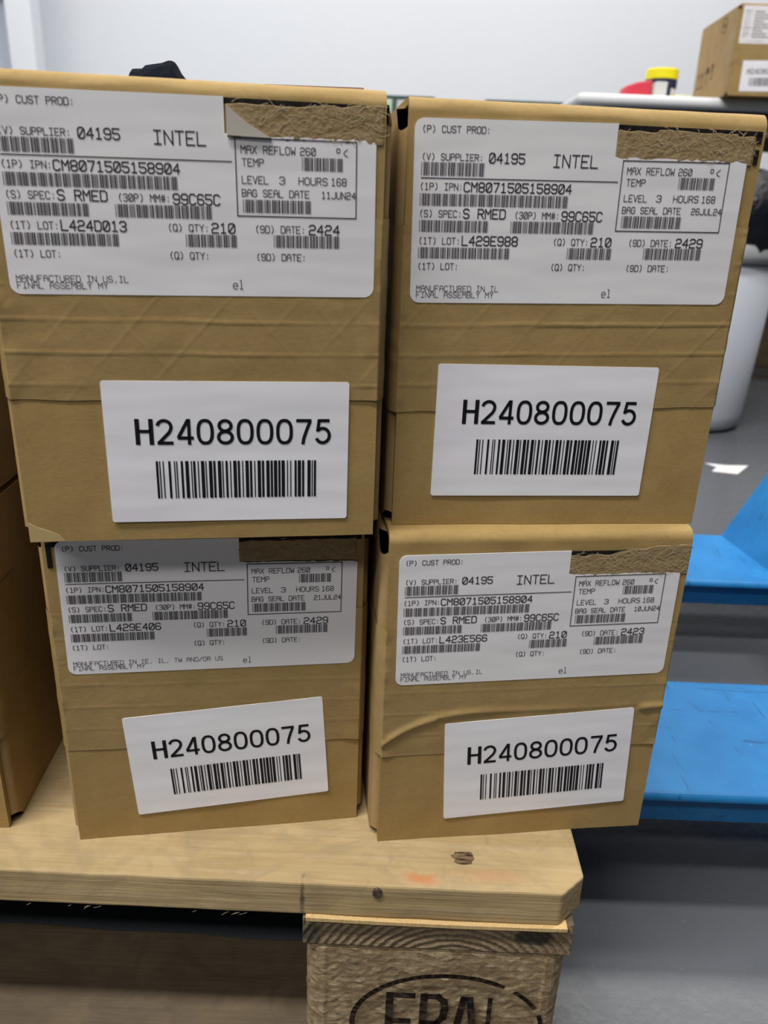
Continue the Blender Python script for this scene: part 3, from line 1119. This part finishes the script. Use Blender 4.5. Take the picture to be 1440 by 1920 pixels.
mb = MB()
rnd = random.Random(5)
PZ = lambda a, b, y: (a, y, b)
for i in range(16):
    x = -0.215 + 0.19 * rnd.random() ** 1.3
    L = rnd.uniform(0.0015, 0.0042)
    stroke(mb, [(x, 0.1228), (x - L * 0.5, 0.1223 - L * 0.12), (x - L, 0.1221 - L * rnd.uniform(0.1, 0.55))], 0.00028, -0.0006, 0, PZ)
mb.build('frayed_edge', MAT['fibre'], pal, recalc=False)['kind'] = 'stuff'

# ------------------------------------------------------------------ boxes on the pallet
zer = lambda x: 0.0
A_ = shipping_box((-0.155, 0.31576), 0.15753, ZT + HB, 1.3, 'brown shipping box at the upper left, bag seal date 11JUN24, square-hung lower sticker',
                  dict(lot='L424D013', date='2424', seal='11JUN24', code='110624', made='MANUFACTURED IN US,IL'),
                  (0.00586, 0.10631, 0.01046), (0.03582, 0.00918, -0.00218), (0.1385, 0.0640), (0.0906, 0.1512, 0.1652, 0.1774, lambda x: 0.0 if x < 0.112 else min(0.0019, (x - 0.112) * 0.06), 150))
B_ = shipping_box((0.00401, 0.35277), 0.11161, ZT + HB, 4.7, 'brown shipping box at the upper right, bag seal date 26JUL24, before the bin',
                  dict(lot='L429E988', date='2429', seal='26JUL24', code='260724', made='MANUFACTURED IN IL'),
                  (0.00368, 0.10481, 0.01761), (0.01799, 0.01532, -0.001), (0.1385, 0.0580), (0.0876, 0.1478, 0.1650, 0.1765, lambda x: 0.0006 if 0.105 < x < 0.14 else -0.0003, 110), 0.004)
C_ = shipping_box((-0.15914, 0.33393), 0.16364, ZT, 7.1, 'brown shipping box at the lower left, bag seal date 21JUL24, tilted lower sticker',
                  dict(lot='L429E406', date='2429', seal='21JUL24', code='210724', made='MANUFACTURED IN IE, IL, TW AND/OR US'),
                  (0.00525, 0.10544, -0.00838), (0.03217, 0.01469, 0.06243), (0.1385, 0.0575), (0.0895, 0.1480, 0.1645, 0.1756, zer, 8), -0.004, None, 0.5)
D_ = shipping_box((0.00327, 0.34111), 0.13264, ZT, 9.9, 'brown shipping box at the lower right, bag seal date 10JUN24, overhanging the pallet end',
                  dict(lot='L423E566', date='2423', seal='10JUN24', code='100624', made='MANUFACTURED IN US,IL'),
                  (0.00583, 0.10171, 0.01268), (0.0364, 0.01389, 0.052), (0.1335, 0.0578), (0.0893, 0.1519, 0.1614, 0.1728, lambda x: 0.0 if x < 0.106 else min(0.0046, (x - 0.106) * 0.16), 240), 0.0,
                  lambda x: 0.0835 - 0.018 * math.exp(-(x / 0.022)) + 0.002 * math.sin(x * 40), 0.55)
# pieces seen on single boxes
mb = MB()
sheet(mb, [(0.0911, 0.1665), (0.1075, 0.1662), (0.0985, 0.1712), (0.0911, 0.1768)], lambda u, v, y: (u, y, v), -0.0006, -0.0019)
tag(mb.build('label_remnant', MAT['remnant'], A_, recalc=False), 'grey torn scrap left of the label corner')
mb = MB()
sheet(mb, [(0.0002, 0.0004), (0.0150, 0.0006), (0.0128, 0.0034), (0.0085, 0.0056), (0.0040, 0.0072), (0.0002, 0.0096)], lambda u, v, y: (u, y, v), -0.0001, -0.0005)
mb.build('scuffed_corner', MAT['scuff'], A_, recalc=False)
ex, ey, ea = -0.201, 0.341, 0.060
eo = (ex - W * math.cos(ea), ey - W * math.sin(ea))
E_ = shipping_box(eo, ea, ZT, 13.2, 'brown box at the left edge on the pallet, lower of two, showing its shaded side', tape=(0.1385, 0.0575))
F_ = shipping_box((eo[0], eo[1]), ea, ZT + HB, 16.4, 'brown box at the left edge, upper of two, mostly hidden by the box in front', tape=(0.1385, 0.0575))

# lying on the upper left box
def local(root, u, d, z):
    c, s = math.cos(root.rotation_euler.z), math.sin(root.rotation_euler.z)
    return (root.location.x + u * c - d * s, root.location.y + u * s + d * c, root.location.z + z)


mb = MB()
prof = [(-0.021, 0.026, 0.0), (-0.0205, 0.0335, 0.0), (-0.013, 0.0340, 0), (-0.010, 0.0375, 0), (0.003, 0.0400, 0), (0.0085, 0.0425, 0), (0.0115, 0.0410, 0), (0.0145, 0.0330, 0), (0.019, 0.0255, 0)]
vs, fs = [], []
nr = 10
for i, (x, top, _) in enumerate(prof):
    for j in range(nr + 1):
        a = PI * j / nr
        rr = 1 + 0.18 * noise.noise(Vector((x * 160, a * 2.0, 3)))
        vs.append((x * 0.72, -math.cos(a) * 0.018 * rr, max(0.0, math.sin(a) ** 0.6) * (top * 0.52 + 0.0085) * (0.96 + 0.04 * rr)))
row = nr + 1
for i in range(len(prof) - 1):
    for j in range(nr):
        a = i * row + j
        fs.append((a, a + 1, a + row + 1, a + row))
    fs.append((i * row, (i + 1) * row, (i + 1) * row + nr, i * row + nr))
fs += [list(range(row)), list(range((len(prof) - 1) * row, len(prof) * row))[::-1]]
mb.add(vs, fs)
o = mb.build('cloth_rag', MAT['cloth'], bevel=0.001)
tag(o, 'crumpled black cloth lying on top of the upper left box', 'cloth')
o.location = (-0.136, 0.505, ZT + 2 * HB)
bk = empty('notebook', local(A_, 0.137, 0.185, HB), A_.rotation_euler.z - 0.16, 'thin dark red cover edge of a notebook on top of the upper left box', 'book')
mb = MB(); mb.box(-0.029, 0.027, -0.01, 0.07, 0.0, 0.0195); mb.build('pages', MAT['white_carton'], bk)
mb = MB(); mb.box(-0.030, 0.028, -0.011, 0.071, 0.0196, 0.0213); mb.build('cover', MAT['dark_red_cover'], bk, bevel=0.0008)

# ------------------------------------------------------------------ blue pallet truck
tr = empty('pallet_truck', (0.60, 0.70, 0), 0, 'blue hand pallet truck with scratched forks pushed under the pallet end', 'pallet truck')


def fork(y0, y1):
    mb = MB()
    z1, z0, r, t = 0.0905, 0.0565, 0.008, 0.006
    xa, xb = -0.62, 0.52
    # top plate with rounded lips; the side flanges stand a little way in under them
    ins, lip = 0.013, 0.0075
    r = 0.0055
    sec = [(y0 + ins, z0), (y0 + ins, z1 - lip - 0.002), (y0 + 0.002, z1 - lip)]
    sec += [(y0 + r - r * math.cos(PI / 2 * i / 5), z1 - r + r * math.sin(PI / 2 * i / 5)) for i in range(6)]
    sec += [(y1 - r + r * math.sin(PI / 2 * i / 5), z1 - r + r * math.cos(PI / 2 * i / 5)) for i in range(6)]
    sec += [(y1 - 0.002, z1 - lip), (y1 - ins, z1 - lip - 0.002), (y1 - ins, z0), (y1 - ins - t, z0)]
    sec += [(y1 - ins - t, z1 - lip - 0.004), (y0 + ins + t, z1 - lip - 0.004), (y0 + ins + t, z0)]
    vs = [(x - 0.60, y - 0.70, z) for x in (xa, xb) for (y, z) in sec]
    n = len(sec)
    fs = [(i, (i + 1) % n, n + (i + 1) % n, n + i) for i in range(n)] + [list(range(n))[::-1], list(range(n, 2 * n))]
    mb.add(vs, fs)
    f_ = mb.build('fork', MAT['blue'], tr)
    w_ = MB()
    ym = (y0 + y1) / 2 - 0.70
    seg = 24
    vs = [(-1.08 + 0.036 * math.cos(2 * PI * i / seg), ym + s, 0.0365 + 0.036 * math.sin(2 * PI * i / seg)) for s in (-0.04, 0.04) for i in range(seg)]
    w_.add(vs, [(i, (i + 1) % seg, seg + (i + 1) % seg, seg + i) for i in range(seg)] + [list(range(seg)), list(range(seg, 2 * seg))])
    w_.build('roller', MAT['rubber'], tr)
    return f_


fork(0.452, 0.602)
fork(0.806, 0.952)
# sloping heel plate joining the forks, with the box section behind it
mb = MB()
q = [(0.437, 0.950, 0.088), (0.452, 0.845, 0.088), (0.470, 0.70, 0.088), (0.480, 0.452, 0.088)]
tq = [(x + 0.10, y, 0.088 + 0.205) for x, y, z in q]
vs = [(x - 0.6, y - 0.7, z) for x, y, z in q + tq] + [(x - 0.6 + 0.012, y - 0.7, z - 0.004) for x, y, z in q + tq]
fs = []
for i in range(3):
    fs += [(i, i + 1, 4 + i + 1, 4 + i), (8 + i, 8 + 4 + i, 8 + 4 + i + 1, 8 + i + 1), (i, 8 + i, 8 + i + 1, i + 1), (4 + i, 4 + i + 1, 12 + i + 1, 12 + i)]
fs += [(0, 4, 12, 8), (3, 11, 15, 7)]
mb.add(vs, fs)
mb.build('heel_plate', MAT['blue'], tr, bevel=0.003)
mb = MB()
mb.prism([(0.455 - 0.6, 0.945 - 0.7, 0.075), (0.70 - 0.6, 0.945 - 0.7, 0.075), (0.70 - 0.6, 0.945 - 0.7, 0.30), (0.56 - 0.6, 0.945 - 0.7, 0.29)], (0, -0.48, 0))
mb.build('frame', MAT['blue'], tr)
for s in (-1, 1):
    w_ = MB()
    seg = 32
    vs = [(0.04 + 0.075 * math.cos(2 * PI * i / seg), s * 0.07 + dy, 0.0755 + 0.075 * math.sin(2 * PI * i / seg)) for dy in (-0.025, 0.025) for i in range(seg)]
    w_.add(vs, [(i, (i + 1) % seg, seg + (i + 1) % seg, seg + i) for i in range(seg)] + [list(range(seg)), list(range(seg, 2 * seg))])
    w_.build('steering_wheel', MAT['rubber'], tr)

# ------------------------------------------------------------------ things on the floor behind
mb = MB()
mb.prism([(0.655, 1.512, 0.0004), (0.702, 1.500, 0.0004), (0.748, 1.559, 0.0004), (0.700, 1.556, 0.0004), (0.661, 1.566, 0.0004), (0.676, 1.540, 0.0004)], (0, 0, 0.0008))  # thin flat white mark on the floor
tag(mb.build('white_floor_mark', MAT['mark_white']), 'small white mark on the grey floor in front of the grey bin', 'paper')

BX, BY = 0.735, 1.93
bn = empty('waste_bin', (BX, BY, 0), 0, 'pale grey rounded plastic bin with a black liner, standing behind the upper right box', 'bin')
mb = MB()
prof = [(0.0, 0.001), (0.105, 0.001), (0.122, 0.006), (0.131, 0.018), (0.134, 0.04), (0.150, 0.40), (0.146, 0.40), (0.130, 0.045), (0.0, 0.03)]
mb.lathe(prof, 56)
mb.build('body', MAT['bin'], bn, smooth=True)
mb = MB()
mb.lathe([(0.1505, 0.385), (0.158, 0.388), (0.160, 0.402), (0.158, 0.425), (0.150, 0.430), (0.147, 0.400)], 56)
mb.build('rim', MAT['bin_rim'], bn, smooth=True)
mb = MB()
vs, fs = [], []
seg, rows = 64, 18
for j in range(rows + 1):
    fz = j / rows
    for i in range(seg):
        a = 2 * PI * i / seg
        if fz < 0.18:
            rr, z = 0.162 + 0.006 * fz / 0.18, 0.405 + 0.03 * fz / 0.18
        else:
            t = (fz - 0.18) / 0.82
            rr, z = 0.166 * (1 - t ** 3.0), 0.435 + 0.15 * math.sin(t * PI / 2)
        k_ = 1 + 0.09 * noise.noise(Vector((math.cos(a) * 2.4, math.sin(a) * 2.4, z * 14))) + 0.04 * noise.noise(Vector((math.cos(a) * 8, math.sin(a) * 8, z * 30)))
        vs.append((rr * k_ * math.cos(a), rr * k_ * math.sin(a), z + 0.010 * noise.noise(Vector((math.cos(a) * 5, math.sin(a) * 5, 1))) * min(1, fz * 4 + 0.2)))
for j in range(rows):
    for i in range(seg):
        fs.append((j * seg + i, j * seg + (i + 1) % seg, (j + 1) * seg + (i + 1) % seg, (j + 1) * seg + i))
mb.add(vs, fs)
tag(mb.build('liner', MAT['film'], bn, smooth=True), 'glossy black plastic liner')

mb = MB(); mb.box(-0.20, 0.45, 0, 0.35, 0, 0.40)
o = mb.build('storage_crate', kraft('brown_crate_board', (0.14, 0.10, 0.06, 1), (0.10, 0.07, 0.045, 1)), bevel=0.004)
o.location = (1.30, 2.74, 0)
tag(o, 'dark brown crate on the floor under the grey table', 'crate')

# ------------------------------------------------------------------ grey table and what stands on it
TZ = 0.743
tb = empty('work_table', (0.424, 2.11, 0), 0.0, 'light grey work table behind the boxes, holding a carton and a jar', 'table')
mb = MB(); mb.box(0, 1.9, 0, 0.75, TZ - 0.026, TZ); mb.build('tabletop', MAT['laminate'], tb, bevel=0.0125, seg=6)
mb = MB()
mb.box(0.10, 1.85, 0.03, 0.06, TZ - 0.065, TZ - 0.0262)
mb.box(0.10, 1.85, 0.66, 0.69, TZ - 0.065, TZ - 0.0262)
mb.box(0.07, 0.10, 0.03, 0.69, TZ - 0.065, TZ - 0.0262)
mb.build('frame', MAT['steel'], tb)
for x in (0.07, 1.82):
    for y in (0.03, 0.65):
        mb = MB(); mb.box(x, x + 0.04, y, y + 0.04, 0, TZ - 0.0652); mb.build('leg', MAT['steel'], tb, bevel=0.003)

CT = shipping_box((0.7627, 2.073), -0.05, TZ, 21.5, 'brown carton at the upper right, hanging over the front edge of the grey table', tape=(0.1385, 0.0640),
                  stk=(0.024, 0.0085, 0.02))
mb = MB()
P0 = placer(0.0045, 0.1055, 0.0)
P = lambda a, b, y: P0(a * 0.001, b * 0.001, y)
sheet(mb, rrect(139, 74.5, 1.5), P, Y0 + 0.0004, Y0)
rnd = random.Random(3)
for i in range(9):
    z = 62 - i * 6.2
    text(mb, random.Random(i).choice(['LOT:', 'QTY:', 'DATE:', 'SPEC:', 'IPN:']), 6, 22, z, z + 2.8, 0.5, Y0 - 0.00012, 1, P)
    bars(mb, code39('0419%d' % i if i != 5 else '8904'), 26, 48 + 10 * (i % 3), z - 1, z + 2.6, Y0 - 0.00012, 1, P)
text(mb, 'INTEL', 80, 100, 58, 64, 0.8, Y0 - 0.00012, 1, P)
mb.build('shipping_label', [MAT['paper'], MAT['ink']], CT, recalc=False)
# prints on its left side: an oval mark and handling symbols; side runs along +y at x = -0.0034
PS = lambda a, b, y: (-0.0036, a * 0.001, b * 0.001)     # a = distance back from the front, in mm
c0, z0 = 96, 158
mb = MB()
el = [(c0 + 19 * math.cos(2 * PI * i / 40), z0 + 15 * math.sin(2 * PI * i / 40)) for i in range(39)]
stroke(mb, el, 2.6, 0, 0, PS)
for i, ch in enumerate('intel'):
    for pl in G[ch]:
        stroke(mb, [(c0 + 12 - i * 5.4 - px / 4 * 4, z0 - 4 + pz / 6 * 8) for px, pz in pl], 1.5, 0, 0, PS)
mb.build('printed_logo', MAT['fade'], CT, recalc=False)
mb = MB()
for cx in (240, 213):           # upright arrows over a line
    stroke(mb, [(cx, 48), (cx, 74)], 3.4, 0, 0, PS)
    stroke(mb, [(cx - 8, 66), (cx, 76), (cx + 8, 66)], 3.4, 0, 0, PS)
stroke(mb, [(252, 42), (200, 42)], 3.4, 0, 0, PS)
mb.build('printed_arrows', MAT['fade'], CT, recalc=False)
mb = MB()
um = [(174 + 17 * math.cos(PI * i / 12), 68 + 15 * math.sin(PI * i / 12)) for i in range(13)]
mb.add([PS(a, b, 0) for a, b in um], [list(range(13))])
stroke(mb, [(174, 68), (174, 48), (180, 44)], 3.0, 0, 0, PS)
mb.build('printed_umbrella', MAT['fade'], CT, recalc=False)
mb = MB()
mb.add([PS(a, b, 0) for a, b in ((147, 84), (127, 84), (133, 66), (141, 66))], [(0, 1, 2, 3)])
stroke(mb, [(137, 66), (137, 54)], 3.0, 0, 0, PS)
stroke(mb, [(145, 52), (129, 52)], 3.0, 0, 0, PS)
mb.build('printed_glass', MAT['fade'], CT, recalc=False)

jr = empty('screw_jar', (0.668, 2.29, TZ), 0, 'round jar with a bright yellow lid and dark band on the table', 'jar')
mb = MB(); mb.lathe([(0, 0.0005), (0.036, 0.0005), (0.038, 0.004), (0.038, 0.042), (0.0, 0.042)], 40); mb.build('body', MAT['jar_label'], jr, smooth=True)
mb = MB(); mb.lathe([(0.0382, 0.006), (0.0386, 0.006), (0.0386, 0.019), (0.0382, 0.019)], 40); mb.build('lower_band', MAT['yellow_lid'], jr, smooth=False)
mb = MB(); mb.lathe([(0.0382, 0.036), (0.0392, 0.036), (0.0396, 0.038), (0.0396, 0.054), (0.0382, 0.056), (0, 0.056)], 40); mb.build('dark_band', MAT['navy_band'], jr, smooth=False)
mb = MB(); mb.lathe([(0, 0.0562), (0.0395, 0.0562), (0.040, 0.058), (0.040, 0.077), (0.038, 0.080), (0, 0.080)], 48); mb.build('lid', MAT['yellow_lid'], jr, smooth=False)

mb = MB()
mb.prism([(0, 0, 0.0005), (0.066, 0, 0.0005), (0.066, 0, 0.042), (0.030, 0, 0.036), (0.006, 0, 0.028), (0, 0, 0.022)], (0, 0.05, 0))
o = mb.build('red_case', MAT['red_plastic'], bevel=0.004)
o.location = (0.551, 2.185, TZ)
tag(o, 'small red sloping case lying on the table left of the jar', 'case')
mb = MB(); mb.box(0, 0.0285, 0, 0.04, 0.0005, 0.035)
o = mb.build('small_carton', MAT['white_carton'], bevel=0.0015)
o.location = (0.6185, 2.16, TZ)
tag(o, 'small off-white carton between the red case and the jar', 'carton')
mb = MB(); mb.box(0, 0.010, 0, 0.03, 0.0005, 0.034)
o = mb.build('marker_cap', MAT['navy_band'], bevel=0.002)
o.location = (0.6485, 2.165, TZ)
tag(o, 'narrow dark cap standing against the small off-white carton', 'cap')
mb = MB(); mb.box(0, 0.10, 0, 0.06, 0.0005, 0.040)
o = mb.build('pale_pad', MAT['pale_yellow'], bevel=0.002)
o.location = (0.74, 2.40, TZ)
tag(o, 'pale yellow pad on the table beside the large carton', 'pad')

# white panels further back
def partition(x0, x1, z, label, notice=False):
    r_ = empty('partition_panel', (x0, 3.4, 0), 0, label, 'panel', 'white partition panels')
    w_ = x1 - x0
    mb = MB(); mb.box(0, w_, 0, 0.03, 0.0005, z - 0.012); mb.build('panel', MAT['white_panel'], r_)
    mb = MB(); mb.box(-0.006, w_ + 0.012, -0.006, 0.036, z - 0.012, z); mb.build('top_rail', MAT['dark_green_rail'], r_, bevel=0.003)
    if notice:
        mb = MB(); mb.box(w_ * 0.52, w_ * 0.52 + 0.016, -0.010, 0.0, 0.4, z - 0.012); mb.build('post', MAT['dark_green_rail'], r_)
        mb = MB(); mb.box(w_ * 0.52 - 0.040, w_ * 0.52 - 0.002, -0.012, 0.0, z - 0.065, z - 0.022); tag(mb.build('notice', MAT['pale_green'], r_), 'pale green square')
    return r_


partition(-0.19, 0.122, 0.872, 'white panel with a dark rail and green square, seen between the upper boxes', True)
partition(0.335, 0.70, 0.870, 'white panel with a dark rail, just above the upper right box')
mb = MB()
mb.lathe([(0, 0), (0.17, 0.0), (0.185, 0.02), (0.17, 0.05), (0, 0.06)], 40)
o = mb.build('wall_plaque', MAT['brown_cover'], smooth=False)
o.rotation_euler = (0, PI / 2, 0)
o.location = (-1.86, 4.22, 1.475)
tag(o, 'brown round thing on the left wall, in the top left corner', 'plaque')
